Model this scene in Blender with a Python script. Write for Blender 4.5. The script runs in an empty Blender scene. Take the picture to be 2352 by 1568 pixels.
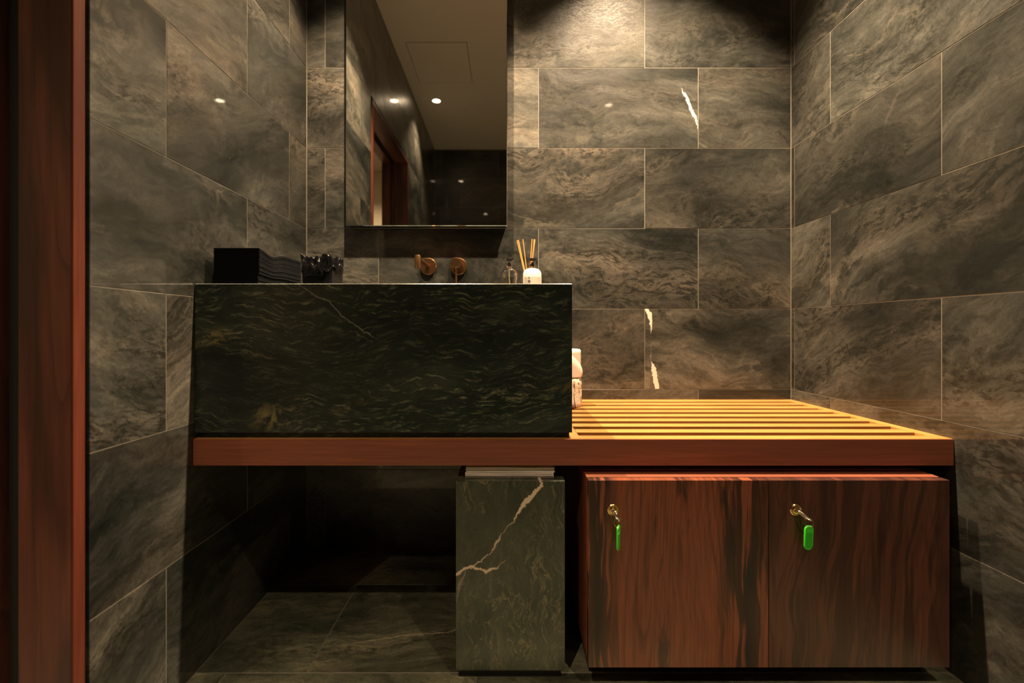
import bpy, bmesh, math, random
from mathutils import Vector, Matrix, noise as mn
C = bpy.context.collection
SC = bpy.context.scene
R = math.radians
rnd = random.Random(7)

# ------------------------------------------------------------------ camera, world, lights, exposure
EYE = 0.8175
cam_d = bpy.data.cameras.new('camera'); cam = bpy.data.objects.new('camera', cam_d); C.objects.link(cam)
cam.location = (0, 0, EYE); cam.rotation_euler = (R(90), 0, 0)
cam_d.sensor_width = 36; cam_d.sensor_fit = 'HORIZONTAL'
cam_d.lens = 1100.0 / 2352 * 36
cam_d.shift_x = (1176 - 1162) / 2352; cam_d.shift_y = -(784 - 758) / 2352
cam_d.clip_start = 0.02
cam_d.dof.use_dof = True; cam_d.dof.focus_distance = 1.36; cam_d.dof.aperture_fstop = 2.2
SC.camera = cam
w = bpy.data.worlds.new('world'); SC.world = w; w.use_nodes = True
w.node_tree.nodes['Background'].inputs[0].default_value = (0.02, 0.03, 0.04, 1)
w.node_tree.nodes['Background'].inputs[1].default_value = 0.2
SC.view_settings.view_transform = 'Standard'; SC.view_settings.look = 'None'
SC.view_settings.exposure = 0.0; SC.view_settings.gamma = 1.0; SC.view_settings.use_curve_mapping = False
WARM = (1.0, 0.72, 0.45)
CEIL = 2.70
# name, x, y, power, cone degrees, blend
# name, x, y, power, cone degrees, blend, power of the narrow core of the beam, its cone
LAMPS = [('front_left', -0.57, -0.44, 96, 100, 0.75, 0, 50), ('front_right', 0.86, -0.44, 96, 100, 0.75, 0, 50),
         ('back_left', -0.33, 1.25, 420, 88, 0.55, 0, 46), ('back_right', 0.50, 1.25, 610, 88, 0.55, 0, 50)]

# ------------------------------------------------------------------ shader helpers
class G:
    def __init__(s, name):
        s.m = bpy.data.materials.new(name); s.m.use_nodes = True
        s.t = s.m.node_tree; s.b = s.t.nodes['Principled BSDF']
    def n(s, typ, **kw):
        nd = s.t.nodes.new(typ)
        for k, v in kw.items(): setattr(nd, k, v)
        return nd
    def put(s, sock, v):
        if isinstance(v, bpy.types.NodeSocket): s.t.links.new(v, sock)
        elif v is not None:
            if isinstance(v, (tuple, list)) and len(v) == 3 and sock.type == 'RGBA': v = (*v, 1)
            sock.default_value = v
    def math(s, op, a, b=None, c=None, clamp=False):
        nd = s.n('ShaderNodeMath', operation=op, use_clamp=clamp)
        for i, v in enumerate((a, b, c)): s.put(nd.inputs[i], v)
        return nd.outputs[0]
    def vec(s, op, a, b=None, scale=None):
        nd = s.n('ShaderNodeVectorMath', operation=op)
        s.put(nd.inputs[0], a); s.put(nd.inputs[1], b)
        if scale is not None: s.put(nd.inputs['Scale'], scale)
        return nd.outputs['Value'] if op in ('DOT_PRODUCT', 'LENGTH', 'DISTANCE') else nd.outputs[0]
    def noise(s, v, scale, detail=4, rough=0.55, dist=0.0, col=False):
        nd = s.n('ShaderNodeTexNoise'); s.put(nd.inputs['Vector'], v)
        nd.inputs['Scale'].default_value = scale; nd.inputs['Detail'].default_value = detail
        nd.inputs['Roughness'].default_value = rough; nd.inputs['Distortion'].default_value = dist
        return nd.outputs['Color'] if col else nd.outputs[0]
    def ramp(s, f, stops, interp='LINEAR'):
        nd = s.n('ShaderNodeValToRGB'); s.put(nd.inputs[0], f); r = nd.color_ramp; r.interpolation = interp
        while len(r.elements) < len(stops): r.elements.new(0.5)
        for e, (p, c) in zip(r.elements, stops):
            e.position = p; e.color = (*c, 1) if not isinstance(c, (int, float)) else (c, c, c, 1)
        return nd.outputs[0]
    def mix(s, f, a, b, mode='MIX'):
        nd = s.n('ShaderNodeMix', data_type='RGBA', blend_type=mode)
        s.put(nd.inputs[0], f); s.put(nd.inputs[6], a); s.put(nd.inputs[7], b)
        return nd.outputs[2]
    def coord(s): return s.n('ShaderNodeTexCoord').outputs['Object']
    def mapping(s, v, scale=(1, 1, 1), rot=(0, 0, 0), loc=(0, 0, 0)):
        nd = s.n('ShaderNodeMapping'); s.put(nd.inputs[0], v); s.put(nd.inputs['Scale'], scale)
        s.put(nd.inputs['Rotation'], rot); s.put(nd.inputs['Location'], loc); return nd.outputs[0]
    def attr(s, name):
        return s.n('ShaderNodeAttribute', attribute_type='OBJECT', attribute_name=name).outputs['Fac']
    def bump(s, h, strength=0.2, dist=0.002):
        nd = s.n('ShaderNodeBump'); s.put(nd.inputs['Height'], h)
        nd.inputs['Strength'].default_value = strength; nd.inputs['Distance'].default_value = dist
        s.t.links.new(nd.outputs[0], s.b.inputs['Normal'])
    def out(s, col=None, rough=None, metal=None, spec=None):
        s.put(s.b.inputs['Base Color'], col); s.put(s.b.inputs['Roughness'], rough)
        s.put(s.b.inputs['Metallic'], metal); s.put(s.b.inputs['Specular IOR Level'], spec)
        return s.m
    def vein(s, co, pts, soft=0.002):
        """mask of a polyline pts = [(x, y, halfwidth)...] in the xy plane of co"""
        total = None
        for (x0, y0, w0), (x1, y1, w1) in zip(pts[:-1], pts[1:]):
            L2 = (x1-x0)**2 + (y1-y0)**2
            rel = s.vec('SUBTRACT', co, (x0, y0, 0))
            t = s.math('DIVIDE', s.vec('DOT_PRODUCT', rel, (x1-x0, y1-y0, 0)), L2, clamp=True)
            foot = s.n('ShaderNodeCombineXYZ')
            s.put(foot.inputs[0], s.math('MULTIPLY', t, x1-x0)); s.put(foot.inputs[1], s.math('MULTIPLY', t, y1-y0))
            d = s.vec('LENGTH', s.vec('SUBTRACT', rel, foot.outputs[0]))
            wid = s.math('MULTIPLY_ADD', t, w1-w0, w0)
            m = s.math('DIVIDE', s.math('SUBTRACT', wid, d), soft, clamp=True)
            total = m if total is None else s.math('MAXIMUM', total, m)
        return total

def flat(name, col, rough=0.5, metal=0.0, spec=None, **kw):
    g = G(name); g.out(col, rough, metal, spec)
    for k, v in kw.items(): g.b.inputs[k.replace('_', ' ')].default_value = v
    return g.m

def stone_mat(name, veins=None, tint=(1, 1, 1), warm=0.6, rough=0.2, bright=0.88, veincol=(0.72, 0.60, 0.52)):
    """honed grey-green slate: drifting bands, dark wisps, clusters of flecks"""
    g = G(name); co = g.coord(); seed = g.attr('seed')
    comb = g.n('ShaderNodeCombineXYZ')
    for i, k in enumerate((3.7, 5.3, 7.9)): g.put(comb.inputs[i], g.math('MULTIPLY', seed, k))
    rotn = g.n('ShaderNodeCombineXYZ'); g.put(rotn.inputs[2], g.attr('tilt'))
    base = g.vec('ADD', g.mapping(co, rot=rotn.outputs[0]), comb.outputs[0])
    wn = g.vec('SUBTRACT', g.noise(base, 2.0, 3, 0.5, col=True), (0.5, 0.5, 0.5))
    warped = g.vec('ADD', base, g.vec('SCALE', wn, scale=0.34))
    flow = g.mapping(warped, scale=(1.0, 2.6, 1.0))
    wn2 = g.vec('SUBTRACT', g.noise(base, 9, 6, 0.7, col=True), (0.5, 0.5, 0.5))
    flow2 = g.vec('ADD', flow, g.vec('SCALE', wn2, scale=0.13))
    big = g.noise(flow2, 1.45, 12, 0.62)
    col = g.ramp(big, [(0.33, (0.007, 0.010, 0.009)), (0.43, (0.027, 0.029, 0.026)),
                       (0.53, (0.056, 0.058, 0.051)), (0.68, (0.135, 0.128, 0.107))])
    # brownish clouds
    br = g.ramp(g.noise(flow, 1.1, 5, 0.6), [(0.42, 0.0), (0.66, 1.0)])
    col = g.mix(g.math('MULTIPLY', br, warm), col, g.mix(1.0, col, (1.20, 0.95, 0.80), 'MULTIPLY'))
    # streaks along the flow, coarse and fine
    st0 = g.noise(g.mapping(flow2, scale=(0.8, 2.2, 1)), 5, 7, 0.62)
    col = g.mix(0.8, col, g.mix(1.0, col, g.ramp(st0, [(0.34, 0.74), (0.66, 1.28)]), 'MULTIPLY'))
    st = g.noise(g.mapping(flow2, scale=(1, 1.25, 1)), 30, 10, 0.80)
    col = g.mix(0.7, col, g.mix(1.0, col, g.ramp(st, [(0.34, 0.38), (0.66, 1.70)]), 'MULTIPLY'))
    # dark wisps: ridges of a warped noise, only here and there, broken up
    rid = g.math('ABSOLUTE', g.math('SUBTRACT', g.noise(flow2, 1.6, 6, 0.6), 0.5))
    rm = g.math('MULTIPLY', g.ramp(rid, [(0.0, 1.0), (0.040, 0.0)]), g.ramp(g.noise(base, 24, 6, 0.75), [(0.40, 0.0), (0.54, 1.0)]))
    mask = g.ramp(g.noise(flow, 1.9, 3, 0.5), [(0.42, 0.0), (0.56, 1.0)])
    col = g.mix(g.math('MULTIPLY', g.math('MULTIPLY', rm, mask), 0.85), col, (0.010, 0.013, 0.011))
    # thin pale threads
    rp = g.math('ABSOLUTE', g.math('SUBTRACT', g.noise(g.mapping(flow2, loc=(5, 2, 1)), 1.7, 7, 0.62), 0.5))
    pm = g.math('MULTIPLY', g.ramp(rp, [(0.0, 1.0), (0.022, 0.0)]), g.ramp(g.noise(flow, 1.6, 4, 0.6), [(0.54, 0.0), (0.66, 1.0)]))
    col = g.mix(g.math('MULTIPLY', pm, 0.28), col, (0.24, 0.215, 0.165))
    # dark fleck clusters
    fl = g.noise(g.mapping(warped, scale=(1, 2.0, 1)), 38, 7, 0.74)
    fm = g.ramp(fl, [(0.49, 0.0), (0.55, 1.0)])
    cl = g.ramp(g.noise(flow2, 2.2, 5, 0.62), [(0.46, 0.0), (0.62, 1.0)])
    flm = g.math('MULTIPLY', fm, cl)
    col = g.mix(g.math('MULTIPLY', flm, 0.8), col, (0.010, 0.012, 0.010))
    # grain
    gr = g.noise(co, 260, 4, 0.75)
    col = g.mix(0.5, col, g.mix(1.0, col, g.ramp(gr, [(0.25, 0.55), (0.75, 1.5)]), 'MULTIPLY'))
    col = g.mix(1.0, col, tuple(t*bright for t in tint), 'MULTIPLY')
    tone = g.n('ShaderNodeCombineXYZ'); tv = g.attr('tone')
    for i in range(3): g.put(tone.inputs[i], tv)
    col = g.mix(1.0, col, tone.outputs[0], 'MULTIPLY')
    if veins:
        wv = g.vec('SUBTRACT', g.noise(co, 55, 4, 0.65, col=True), (0.5, 0.5, 0.5))
        cv = g.vec('MULTIPLY', g.vec('ADD', co, g.vec('SCALE', wv, scale=0.020)), (1, 1, 0))
        for pts in veins:
            col = g.mix(g.vein(cv, pts), col, veincol)
    g.out(col, g.ramp(g.noise(flow2, 5, 5, 0.6), [(0.3, rough+0.06), (0.7, rough+0.20)]), spec=0.5)
    g.b.inputs['Coat Weight'].default_value = 0.42; g.b.inputs['Coat Roughness'].default_value = 0.035
    g.bump(g.math('SUBTRACT', g.math('MULTIPLY', st, 0.6), flm), 0.12, 0.0012)
    return g.m

def basin_mat(name):
    g = G(name); co = g.mapping(g.coord(), rot=(0, 0, 0))
    sw = g.n('ShaderNodeSeparateXYZ'); g.put(sw.inputs[0], co)
    cb = g.n('ShaderNodeCombineXYZ'); g.put(cb.inputs[0], sw.outputs[0]); g.put(cb.inputs[1], sw.outputs[2]); g.put(cb.inputs[2], sw.outputs[1])
    p = cb.outputs[0]
    wn = g.vec('SUBTRACT', g.noise(p, 3.0, 4, 0.55, col=True), (0.5, 0.5, 0.5))
    warped = g.vec('ADD', p, g.vec('SCALE', wn, scale=0.20))
    flow = g.vec('ADD', g.mapping(warped, scale=(1, 3.0, 1), rot=(0, 0, R(-6))), g.vec('SCALE', g.noise(p, 16, 5, 0.65, col=True), scale=0.045))
    big = g.noise(flow, 3.0, 9, 0.62, 0.3)
    col = g.ramp(big, [(0.3, (0.008, 0.013, 0.013)), (0.5, (0.017, 0.026, 0.023)), (0.7, (0.042, 0.053, 0.042))])
    s2 = g.noise(g.mapping(flow, scale=(1, 1.9, 1), rot=(0, 0, R(-5))), 24, 8, 0.74, 0.2)
    cm = g.ramp(g.noise(flow, 2.2, 4, 0.6), [(0.38, 0.0), (0.64, 1.0)])
    col = g.mix(g.math('MULTIPLY', g.ramp(s2, [(0.53, 0.0), (0.68, 1.0)]), g.math('MULTIPLY_ADD', cm, 0.9, 0.06)), col, (0.230, 0.250, 0.165))
    rid = g.math('ABSOLUTE', g.math('SUBTRACT', g.noise(flow, 3.3, 8, 0.6, 1.2), 0.5))
    col = g.mix(g.math('MULTIPLY', g.ramp(rid, [(0.0, 1.0), (0.018, 0.0)]), 0.10), col, (0.16, 0.175, 0.12))
    gold = g.math('MULTIPLY', g.ramp(g.noise(g.mapping(warped, scale=(1, 1.7, 1), loc=(3.3, 1.2, 0)), 4.2, 3, 0.5), [(0.60, 0.0), (0.72, 1.0)]),
                  g.ramp(g.noise(warped, 30, 6, 0.7), [(0.47, 0.0), (0.60, 1.0)]))
    col = g.mix(g.math('MULTIPLY', gold, 0.85), col, (0.26, 0.22, 0.085))
    gold2 = g.math('MULTIPLY', g.math('MAXIMUM', g.vein(p, [(-0.640, 0.610, 0.012), (-0.600, 0.606, 0.030), (-0.520, 0.592, 0.010)], 0.03), g.vein(p, [(-0.385, 0.685, 0.010), (-0.28, 0.700, 0.022), (-0.265, 0.705, 0.02)], 0.03)),
                   g.ramp(g.noise(g.mapping(warped, scale=(0.6, 1.2, 1)), 50, 6, 0.7), [(0.38, 0.0), (0.52, 1.0)]))
    col = g.mix(g.math('MULTIPLY', gold2, 0.9), col, (0.30, 0.25, 0.09))
    wv = g.vec('SUBTRACT', g.noise(p, 38, 4, 0.65, col=True), (0.5, 0.5, 0.5))
    cv = g.vec('MULTIPLY', g.vec('ADD', p, g.vec('SCALE', wv, scale=0.022)), (1, 1, 0))
    v = g.vein(cv, [(-0.500, 0.930, 0.0014), (-0.455, 0.900, 0.002), (-0.418, 0.884, 0.002), (-0.392, 0.852, 0.0022), (-0.345, 0.818, 0.0022), (-0.300, 0.790, 0.001)])
    v2 = g.vein(cv, [(-0.375, 0.815, 0.0008), (-0.340, 0.800, 0.0014), (-0.315, 0.785, 0.0006)])
    v3 = g.vein(cv, [(-0.345, 0.818, 0.0014), (-0.30, 0.83, 0.0006)])
    col = g.mix(g.math('MULTIPLY', g.math('MAXIMUM', v, g.math('MAXIMUM', v2, v3)), 0.7), col, (0.26, 0.26, 0.20))
    g.out(col, 0.30, spec=0.4); g.bump(s2, 0.05, 0.001)
    return g.m

def bin_mat(name):
    g = G(name); co = g.coord()
    sw = g.n('ShaderNodeSeparateXYZ'); g.put(sw.inputs[0], co)
    cb = g.n('ShaderNodeCombineXYZ'); g.put(cb.inputs[0], sw.outputs[0]); g.put(cb.inputs[1], sw.outputs[2]); g.put(cb.inputs[2], sw.outputs[1])
    p = cb.outputs[0]
    wn = g.vec('SUBTRACT', g.noise(p, 9, 4, 0.55, col=True), (0.5, 0.5, 0.5))
    warped = g.vec('ADD', p, g.vec('SCALE', wn, scale=0.10))
    flow = g.mapping(warped, scale=(3.0, 1, 1), rot=(0, 0, R(-8)))
    big = g.noise(flow, 5, 8, 0.62, 0.4)
    col = g.ramp(big, [(0.3, (0.020, 0.027, 0.021)), (0.55, (0.042, 0.050, 0.037)), (0.75, (0.080, 0.082, 0.056))])
    st = g.noise(g.mapping(flow, scale=(2, 1, 1)), 30, 7, 0.7, 0.5)
    col = g.mix(0.6, col, g.mix(1.0, col, g.ramp(st, [(0.3, 0.45), (0.7, 1.65)]), 'MULTIPLY'))
    rid = g.math('ABSOLUTE', g.math('SUBTRACT', g.noise(flow, 7, 6, 0.6, 1.5), 0.5))
    mk = g.ramp(g.noise(p, 7, 3, 0.5), [(0.42, 0.15), (0.6, 1.0)])
    col = g.mix(g.math('MULTIPLY', g.math('MULTIPLY', g.ramp(rid, [(0.0, 1.0), (0.024, 0.0)]), mk), 0.42), col, (0.33, 0.29, 0.17))
    # rusty patch and white veins, placed as in the slab (front face coordinates, world x / z)
    rust = g.vein(p, [(0.100, 0.335, 0.0), (0.088, 0.300, 0.016), (0.080, 0.262, 0.006)], 0.02)
    col = g.mix(g.math('MULTIPLY', rust, 0.5), col, (0.30, 0.19, 0.07))
    wv = g.vec('SUBTRACT', g.noise(p, 60, 5, 0.7, col=True), (0.5, 0.5, 0.5))
    cv = g.vec('MULTIPLY', g.vec('ADD', p, g.vec('SCALE', wv, scale=0.022)), (1, 1, 0))
    wv2 = g.vec('ADD', p, g.vec('SCALE', g.vec('SUBTRACT', g.noise(p, 28, 4, 0.6, col=True), (0.5, 0.5, 0.5)), scale=0.030))
    cv2 = g.vec('MULTIPLY', wv2, (1, 1, 0))
    v = g.vein(cv, [(0.080, 0.470, 0.003), (0.084, 0.455, 0.0045), (0.063, 0.432, 0.006), (0.040, 0.408, 0.006), (0.020, 0.376, 0.002)], 0.0015)
    v2 = g.vein(cv2, [(0.018, 0.372, 0.0022), (-0.008, 0.345, 0.0016), (-0.020, 0.322, 0.004), (-0.038, 0.295, 0.0018), (-0.080, 0.262, 0.003)], 0.0025)
    v3 = g.vein(cv, [(-0.117, 0.246, 0.004), (-0.085, 0.264, 0.004), (-0.060, 0.258, 0.004), (-0.045, 0.252, 0.004), (-0.020, 0.262, 0.002), (0.0, 0.278, 0.0008)], 0.002)
    v4 = g.vein(cv2, [(-0.090, 0.262, 0.003), (-0.108, 0.225, 0.004), (-0.117, 0.195, 0.002)], 0.006)
    for v_, s_ in ((v, 1.0), (v2, 0.75), (v3, 0.9), (v4, 0.45)):
        col = g.mix(g.math('MULTIPLY', v_, s_), col, (0.62, 0.50, 0.38))
    g.out(col, 0.28); g.bump(st, 0.06, 0.001)
    return g.m

def wood_mat(name, axis, base, dark, light, freq=26.0, bands=0.6, rough=0.38, lowf=1.0, cath=1.0):
    """grain runs along `axis` (0,1,2); face pattern from contour lines of a stretched noise"""
    g = G(name); co = g.coord(); seed = g.attr('seed')
    comb = g.n('ShaderNodeCombineXYZ')
    for i, k in enumerate((2.3, 4.1, 6.7)): g.put(comb.inputs[i], g.math('MULTIPLY', seed, k))
    sc = [6.0, 6.0, 6.0]; sc[axis] = 0.9
    p = g.vec('ADD', g.mapping(co, scale=tuple(sc)), comb.outputs[0])
    wn = g.vec('SUBTRACT', g.noise(p, 1.4, 3, 0.5, col=True), (0.5, 0.5, 0.5))
    pw = g.vec('ADD', p, g.vec('SCALE', wn, scale=0.45*cath))
    n1 = g.noise(pw, 0.75*lowf, 1.5, 0.4)
    lines = g.math('FRACT', g.math('MULTIPLY', n1, freq))
    lm = g.ramp(lines, [(0.0, 0.2), (0.45, 0.0), (0.86, 0.35), (1.0, 1.0)])
    sf = [150.0, 150.0, 150.0]; sf[axis] = 5.0
    fine = g.noise(g.vec('ADD', g.mapping(co, scale=tuple(sf)), comb.outputs[0]), 1.0, 5, 0.65)
    bnd = g.ramp(g.noise(pw, 2.1*lowf, 3, 0.5), [(0.46, 0.0), (0.60, 1.0)])
    col = g.mix(g.ramp(g.noise(p, 0.9, 3), [(0.35, 0.0), (0.7, 1.0)]), base, light)
    col = g.mix(g.math('MULTIPLY', bnd, bands), col, dark)
    col = g.mix(g.math('MULTIPLY', lm, 0.55*min(1, bands*1.5)), col, dark)
    col = g.mix(0.6, col, g.mix(1.0, col, g.ramp(fine, [(0.3, 0.62), (0.7, 1.35)]), 'MULTIPLY'))
    g.out(col, rough); g.bump(fine, 0.08, 0.0006)
    return g.m

def door_mat(name, base, dark, light, width, stripe_at, seed, amount, lines=34.0, fig=1.0):
    """vertical rosewood veneer: dark ribbons near the given x, cathedral figure between them"""
    g = G(name); co = g.coord(); S = g.vec('ADD', co, (seed, seed*1.7, seed*.3))
    sx = g.n('ShaderNodeSeparateXYZ'); g.put(sx.inputs[0], co)
    wob = g.math('SUBTRACT', g.noise(g.mapping(S, scale=(2.2, 1, 2.6)), 1.0, 2, 0.45), 0.5)
    wob2 = g.math('SUBTRACT', g.noise(g.mapping(S, scale=(30, 1, 9)), 1.0, 4, 0.6), 0.5)
    xw = g.math('ADD', sx.outputs[0], g.math('MULTIPLY_ADD', wob, 0.17, g.math('MULTIPLY', wob2, 0.006)))
    cb = g.n('ShaderNodeCombineXYZ'); g.put(cb.inputs[0], xw); g.put(cb.inputs[1], g.math('MULTIPLY', sx.outputs[2], 0.05)); cb.inputs[2].default_value = seed
    rib = g.ramp(g.noise(cb.outputs[0], 46, 3, 0.6), [(0.46, 0.0), (0.51, 1.0)])
    thin = g.ramp(g.noise(cb.outputs[0], 110, 4, 0.65), [(0.44, 0.0), (0.66, 1.0)])
    m = None
    for x0, hw_ in stripe_at:
        d = g.math('ABSOLUTE', g.math('SUBTRACT', sx.outputs[0], x0*width))
        q = g.math('SUBTRACT', 1.0, g.math('DIVIDE', d, hw_*width), clamp=True); q = g.math('POWER', q, 0.5)
        m = q if m is None else g.math('MAXIMUM', m, q)
    # cathedral figure: contours of a tall stretched field
    n1 = g.noise(g.vec('ADD', g.mapping(S, scale=(8.0, 1, 0.70)), g.vec('SCALE', g.noise(g.mapping(S, scale=(12, 1, 2.4)), 1.0, 3, 0.5, col=True), scale=0.14)), 0.8, 2, 0.4)
    fr = g.math('FRACT', g.math('MULTIPLY', n1, lines))
    ln = g.ramp(fr, [(0.0, 0.9), (0.16, 0.1), (0.70, 0.0), (1.0, 0.9)])
    blot = g.ramp(g.noise(g.mapping(S, scale=(15, 1, 2.6)), 1.0, 6, 0.62, 0.3), [(0.57, 0.0), (0.63, 1.0)])
    fine = g.noise(g.mapping(S, scale=(230, 1, 7)), 1.0, 5, 0.65)
    col = g.mix(g.ramp(g.noise(g.mapping(S, scale=(5, 1, 1)), 1.0, 3), [(0.35, 0.0), (0.7, 1.0)]), base, light)
    col = g.mix(g.math('MULTIPLY', thin, 0.30*amount), col, dark)
    lmask = g.ramp(g.noise(g.mapping(S, scale=(9, 1, 2)), 1.0, 2), [(0.38, 0.15), (0.6, 1.0)])
    col = g.mix(g.math('MULTIPLY', g.math('MULTIPLY', ln, lmask), 0.6*fig), col, dark)
    col = g.mix(g.math('MULTIPLY', blot, 0.75*fig), col, dark)
    col = g.mix(g.math('MULTIPLY', g.math('MULTIPLY', rib, m), amount), col, dark)
    col = g.mix(0.7, col, g.mix(1.0, col, g.ramp(fine, [(0.3, 0.62), (0.7, 1.38)]), 'MULTIPLY'))
    g.out(col, 0.36); g.bump(fine, 0.06, 0.0005)
    return g.m

M = {}
M['tile'] = stone_mat('slate_tile')
M['tile_dark'] = stone_mat('slate_tile_floor', tint=(2.7, 2.8, 2.2), warm=0.3, rough=0.24)
M['tile_v1'] = stone_mat('slate_tile_veined', veins=[[(0.232, 0.075, 0.0005), (0.250, 0.045, 0.006), (0.268, 0.000, 0.0075), (0.288, -0.040, 0.005), (0.300, -0.085, 0.001)]])
M['tile_v2'] = stone_mat('slate_tile_split_vein', veins=[[(-0.268, 0.150, 0.006), (-0.256, 0.132, 0.010), (-0.249, 0.108, 0.006), (-0.250, 0.060, 0.001)],
                                                         [(-0.250, 0.020, 0.0005), (-0.248, -0.045, 0.001), (-0.238, -0.075, 0.009), (-0.232, -0.11, 0.010), (-0.226, -0.15, 0.008)]])
M['tile_fv'] = stone_mat('slate_tile_floor_veined', tint=(2.7, 2.8, 2.2), warm=0.3, rough=0.24, veincol=(0.36, 0.32, 0.22),
                         veins=[[(-0.22, -0.09, 0.002), (-0.08, -0.055, 0.004), (0.02, -0.045, 0.003), (0.12, 0.0, 0.007), (0.22, 0.035, 0.006), (0.30, 0.03, 0.004)]])
M['basin'] = basin_mat('dark_green_marble')
M['bin'] = bin_mat('veined_green_marble')
M['grout'] = flat('beige_grout', (0.21, 0.19, 0.155), 0.7)
M['plaster'] = flat('ceiling_paint', (0.55, 0.50, 0.44), 0.85)
M['cream'] = flat('cream_plaster', (0.72, 0.62, 0.48), 0.85)
M['hallfloor'] = flat('hall_floor', (0.25, 0.22, 0.18), 0.6)
M['bench'] = wood_mat('red_brown_teak', 0, (0.225, 0.070, 0.038), (0.155, 0.046, 0.026), (0.260, 0.082, 0.045), freq=30, bands=0.35, rough=0.42, cath=0.25)
M['bench_y'] = wood_mat('red_brown_teak_cross', 1, (0.225, 0.070, 0.038), (0.155, 0.046, 0.026), (0.260, 0.082, 0.045), freq=30, bands=0.35, rough=0.42, cath=0.25)
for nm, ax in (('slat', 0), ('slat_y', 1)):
    M[nm] = wood_mat('lit_teak_' + nm, ax, (0.43, 0.215, 0.058), (0.32, 0.135, 0.038), (0.48, 0.25, 0.068), freq=30, bands=0.35, rough=0.36, cath=0.25)  # bench teak; the strong light on the bench top is put into its colour
M['door_l'] = door_mat('figured_rosewood', (0.175, 0.050, 0.024), (0.007, 0.0045, 0.005), (0.225, 0.065, 0.030), 0.408, [(0.05, 0.12), (0.88, 0.17)], 2.4, 0.95)
M['door_r'] = door_mat('dark_rosewood', (0.085, 0.029, 0.018), (0.008, 0.005, 0.006), (0.108, 0.037, 0.022), 0.408, [(0.12, 0.16), (0.40, 0.18), (0.80, 0.28)], 7.9, 0.62, lines=22.0, fig=0.65)
M['bench_z'] = wood_mat('red_brown_teak_upright', 2, (0.085, 0.023, 0.013), (0.055, 0.015, 0.009), (0.105, 0.028, 0.016), freq=20, bands=0.35, rough=0.42, cath=0.3)
M['bench_z'].node_tree.nodes['Principled BSDF'].inputs['Specular IOR Level'].default_value = 0.12
M['jamb'] = wood_mat('door_frame_wood', 2, (0.095, 0.031, 0.020), (0.024, 0.010, 0.008), (0.12, 0.039, 0.025), freq=16, bands=0.75, rough=0.4, cath=0.6)
M['jamb_y'] = wood_mat('door_head_wood', 1, (0.095, 0.031, 0.020), (0.024, 0.010, 0.008), (0.12, 0.039, 0.025), freq=16, bands=0.75, rough=0.4, cath=0.6)
M['black'] = flat('black_recess', (0.006, 0.006, 0.007), 0.6)
M['blackgap'] = flat('black_shadow_gap', (0.004, 0.004, 0.005), 0.8)
M['mirror'] = flat('mirror_glass', (0.86, 0.88, 0.86), 0.0, 1.0)
M['edge'] = flat('polished_glass_edge', (0.75, 0.78, 0.76), 0.12, 1.0)
M['bronze'] = flat('brushed_bronze', (0.66, 0.36, 0.17), 0.24, 1.0)
M['darkbronze'] = flat('dark_bronze', (0.30, 0.165, 0.085), 0.30, 1.0)
M['brass'] = flat('brass', (0.80, 0.58, 0.28), 0.16, 1.0)
M['steel'] = flat('polished_nickel', (0.74, 0.66, 0.55), 0.12, 1.0)
M['green'] = flat('green_plastic', (0.05, 0.62, 0.03), 0.35)
M['green2'] = flat('green_insert', (0.03, 0.42, 0.02), 0.25)
M['pump'] = flat('black_plastic', (0.010, 0.010, 0.012), 0.3)
M['glass'] = flat('clear_glass', (1, 1, 1), 0.02, Transmission_Weight=1.0, IOR=1.45)
M['liquid'] = flat('clear_soap', (0.93, 0.90, 0.78), 0.05, Transmission_Weight=1.0, IOR=1.34)
M['milk'] = flat('white_bottle', (0.86, 0.82, 0.74), 0.22, Subsurface_Weight=0.2)
M['label'] = flat('pale_label', (0.55, 0.50, 0.42), 0.5)
M['ink'] = flat('label_ink', (0.12, 0.10, 0.13), 0.6)
M['reed'] = flat('amber_reed', (0.72, 0.36, 0.10), 0.6)
M['dip'] = flat('dip_tube', (0.75, 0.68, 0.45), 0.4)
M['trimring'] = flat('white_trim_ring', (0.55, 0.50, 0.43), 0.5)
# paper / cloth / bag
g = G('black_cloth'); n = g.noise(g.coord(), 600, 2)
g.out((0.005, 0.0055, 0.008), 0.5, spec=0.10); g.bump(n, 0.3, 0.0005); M['cloth'] = g.m
g = G('black_bin_liner'); n = g.noise(g.coord(), 60, 5, 0.6, 0.5)
g.out((0.004, 0.004, 0.005), 0.13, spec=0.6); g.bump(n, 0.5, 0.004); M['liner'] = g.m
g = G('white_paper'); n = g.noise(g.coord(), 90, 4)
g.out((0.78, 0.70, 0.62), 0.85); g.bump(n, 0.25, 0.001); M['paper'] = g.m
g = G('crinkled_wrapper'); n = g.noise(g.mapping(g.coord(), scale=(1, 1, 0.5)), 70, 6, 0.65, 1.0)
g.out((0.80, 0.71, 0.62), 0.55); g.bump(n, 0.8, 0.004); M['wrap'] = g.m
g = G('folded_paper'); co = g.coord(); n = g.noise(g.mapping(co, scale=(2, 2, 60)), 6, 4)
g.out(g.ramp(n, [(0.35, (0.62, 0.57, 0.52)), (0.65, (0.88, 0.82, 0.76))]), 0.8); M['sheet'] = g.m
g = G('lamp_lens'); g.out((1, 1, 1), 0.5); g.put(g.b.inputs['Emission Color'], (*WARM, 1)); g.b.inputs['Emission Strength'].default_value = 60; M['lens'] = g.m

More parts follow.
